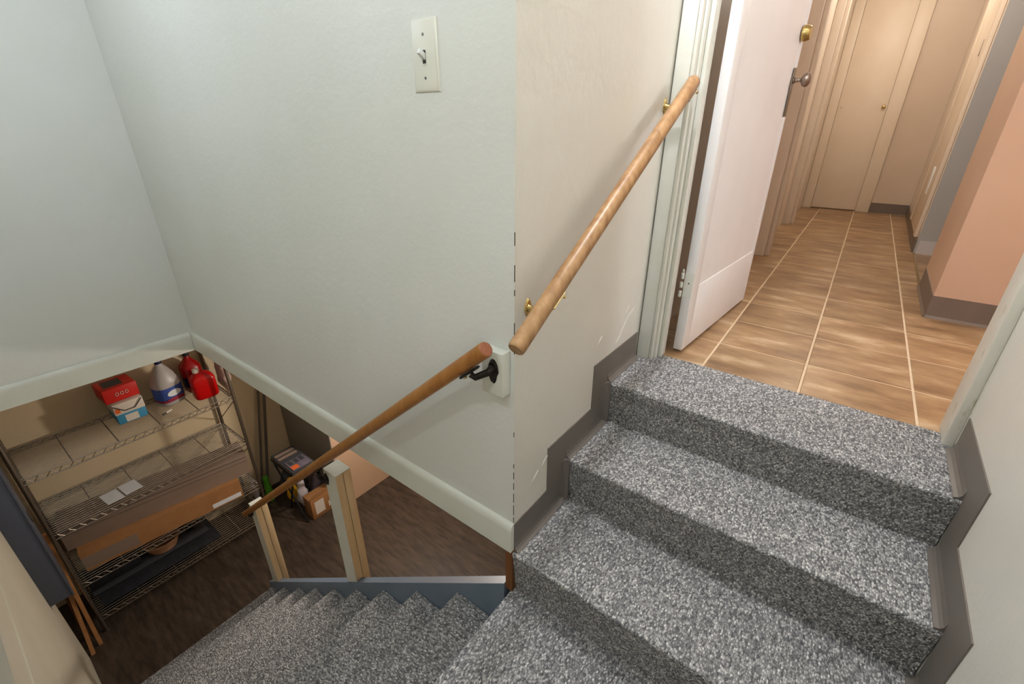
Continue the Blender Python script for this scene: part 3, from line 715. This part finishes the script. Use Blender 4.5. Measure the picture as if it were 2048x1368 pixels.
on_face((-3.685, -.045), d_, n_, .79, 1.0, Z3+.012, Z3+.052, 'paper', cb, 'label')
on_face((-3.685, -.045), d_, n_, .0, .31, Z3+.02, Z3+.12, 'taupe_card', cb, 'faded_print')
tc = thing('long_carton', (-3.9, .48, Z3+.167), 'long taupe carton lying on the brown cardboard box', 'box')
o_, d2_, n2_ = long_box('carton_body', (-3.775, -.078), (-3.592, 1.075), .23, Z3+.167, Z3+.355, 'taupe_card', tc)
on_face((-3.775, -.078), d2_, n2_, .0, 1.16, Z3+.325, Z3+.330, 'dark_grey_stuff', tc, 'flap_gap')
on_face((-3.775, -.078), d2_, n2_, .0, 1.16, Z3+.29, Z3+.293, 'dark_grey_stuff', tc, 'flap_gap')
# --- things on the bottom shelf
ZB = -2.2935
mt = thing('rubber_mat', (-3.8, .30, ZB), 'black rubber mats stacked on the bottom shelf', 'mat')
box('mat_sheet', (-4.03, -.06, ZB), (-3.66, .74, ZB+.012), 'black_mat', mt, .004)
box('mat_sheet', (-4.04, -.08, ZB+.0125), (-3.80, .70, ZB+.030), 'dark_grey_stuff', mt, .004)
box('mat_sheet', (-4.04, -.075, ZB+.0305), (-3.84, .24, ZB+.10), 'black_mat', mt, .006)
bk = thing('basket', (-3.90, .41, ZB+.031), 'shallow tan woven basket behind the brown cardboard box', 'basket')
bm = bmesh.new()
for q in range(6):
    z = ZB+.04+q*.015; rx = .085+.006*q
    bm_tube(bm, [(-3.90+rx*math.cos(2*math.pi*k/24), .40+rx*1.05*math.sin(2*math.pi*k/24), z) for k in range(25)], .0078, 6, False)
from_bm('basket_wall', bm, 'basket_weave', bk, None, .8)
lathe('basket_bottom', [(.08, 0), (.08, .006)], (-3.90, .40, ZB+.031), (0, 0, 1), 'basket_weave', bk, 20)
sp = thing('spray_bottle', (-3.93, .60, ZB+.031), 'small black spray bottle beside the tan basket', 'bottle')
bottle('bottle_body', -3.93, .60, ZB+.031, .06, .06, [(.95, 0, 2), (1, .01, 2), (1, .09, 2), (.5, .115, 2), (.4, .13, 2)], 'black_plastic', sp)
box('trigger_head', (-3.96, .585, ZB+.160), (-3.88, .615, ZB+.185), 'black_plastic', sp, .005)
box('trigger', (-3.905, .593, ZB+.125), (-3.895, .607, ZB+.162), 'black_plastic', sp, .003)
# --- wooden slats leaning by the shelf end
for k, (b0, t0, lab) in enumerate((((-3.47, -.212), (-3.66, -.150), 'pale wooden slat leaning beside the blue-grey panel box, nearer the wall'), ((-3.515, -.160), (-3.66, -.126), 'pale wooden slat leaning against the end of the wire shelf'), ((-3.62, -.20), (-3.76, -.165), 'darker wooden slat behind the two pale slats'))):
    bx_, tx_ = Vector((*b0, zf+.002)), Vector((*t0, zf+.62+.32*k))
    bm = bmesh.new(); dd = (tx_-bx_).normalized(); s_ = Vector((.012, 0, 0)); t_ = Vector((0, .011, 0))
    vv = [bm.verts.new(p) for p in (bx_-s_-t_, bx_+s_-t_, bx_+s_+t_, bx_-s_+t_, tx_-s_-t_, tx_+s_-t_, tx_+s_+t_, tx_-s_+t_)]
    for q in ((0, 1, 2, 3), (7, 6, 5, 4), (0, 4, 5, 1), (1, 5, 6, 2), (2, 6, 7, 3), (3, 7, 4, 0)): bm.faces.new([vv[i] for i in q])
    tag(from_bm('wooden_slat', bm, 'raw_wood' if k < 2 else 'brown_wood'), lab, 'slat', 'slats by the shelf')

# ================================================================== NOOK
# folding table with flat boxes on it
ZTB = -1.845
tb = thing('folding_table', (-3.5, 1.39, zf), 'small black folding table in the dark basement corner', 'table')
box('tabletop', (-3.70, 1.278, ZTB-.018), (-3.315, 1.50, ZTB), 'black_plastic', tb, .004)
for (x0_, y0_, x1_, y1_) in ((-3.68, 1.29, -3.36, 1.33), (-3.34, 1.29, -3.66, 1.33), (-3.68, 1.49, -3.52, 1.492), (-3.34, 1.49, -3.66, 1.492)):
    tube('leg', [(x0_, y0_, ZTB-.018), (x1_, y1_, zf+.004)], .009, 'black_plastic', tb, 8)
nb = thing('flat_box', (-3.52, 1.39, ZTB), 'black flat game box lying on the folding table', 'box')
box('box_body', (-3.69, 1.285, ZTB+.0005), (-3.325, 1.49, ZTB+.035), 'dark_grey_stuff', nb, .003)
for k in range(7): box('edge_print', (-3.67+.048*k, 1.2842, ZTB+.010), (-3.645+.048*k, 1.2849, ZTB+.026), 'taupe_card', nb)
for k in range(2): box('top_print', (-3.66+.06*k, 1.30, ZTB+.0352), (-3.62+.06*k, 1.47, ZTB+.0356), 'taupe_card', nb)
mg = thing('magazine', (-3.40, 1.40, ZTB+.036), 'grey printed leaflet with orange picture on the flat box', 'magazine')
box('cover', (-3.49, 1.305, ZTB+.0358), (-3.335, 1.475, ZTB+.042), 'bag_grey', mg, .001)
box('picture', (-3.40, 1.31, ZTB+.0422), (-3.345, 1.37, ZTB+.0426), 'orange_print', mg)
for k in range(3): box('text_line', (-3.48, 1.32+.05*k, ZTB+.0422), (-3.415, 1.355+.05*k, ZTB+.0426), 'dark_grey_stuff', mg)
# poles
for k, (x, y, lab, r) in enumerate(((-4.0, 1.27, 'thin dark pole leaning in the basement corner, right of the pair', .013), (-4.02, 1.225, 'thin grey pole leaning in the basement corner, left of the pair', .010))):
    p = thing('broom_pole', (x, y, zf), lab, 'pole', 'poles in the corner')
    tube('pole_shaft', [(x+.02, y, zf+.002), (x-.045, y+.30, -1.02)], r, 'pole_grey', p, 10)
    tube('pole_grip', [(x-.045, y+.30, -1.02), (x-.0495, y+.321, -.92)], r*1.25, 'black_plastic', p, 10)
# cartons and bags
sb = thing('shipping_box', (-3.38, 1.47, zf), 'small brown shipping box with torn white label on the basement floor', 'box')
box('box_body', (-3.47, 1.376, zf), (-3.339, 1.60, zf+.215), 'cardboard', sb, .003)
box('label', (-3.3388, 1.41, zf+.04), (-3.3382, 1.50, zf+.185), 'white_card', sb)
box('label', (-3.3388, 1.54, zf+.05), (-3.3382, 1.585, zf+.11), 'white_card', sb)
prism('flap', [(1.376, zf+.215), (1.60, zf+.215), (1.58, zf+.27), (1.40, zf+.262)], 'x', -3.345, -3.342, 'cardboard', sb)
bag('plastic_bag', (-3.565, 1.425, zf), .12, .11, .30, 'bag_white', 'crumpled white plastic bag between the folding table and shipping box', 'bag', 3)
bag('plastic_bag', (-3.57, 1.56, zf), .15, .10, .42, 'bag_grey', 'grey plastic bag behind the brown shipping box', 'bag', 6)
bag('yellow_bag', (-3.69, 1.39, zf), .08, .10, .30, 'yellow_plastic', 'yellow plastic bag under the folding table', 'bag', 5, .012)
bag('green_bag', (-3.86, 1.25, zf+.0), .08, .08, .33, 'green_plastic', 'bright green bundle beside the thin poles', 'bag', 8, .015)
bag('clear_bag', (-3.96, 1.165, zf), .10, .05, .36, 'bag_white', 'pale crumpled bag against the wall by the poles', 'bag', 11, .02)
bag('dark_bag', (-3.82, 1.44, zf), .13, .17, .36, 'dark_grey_stuff', 'dark grey bundle under the folding table', 'bag', 13, .02)
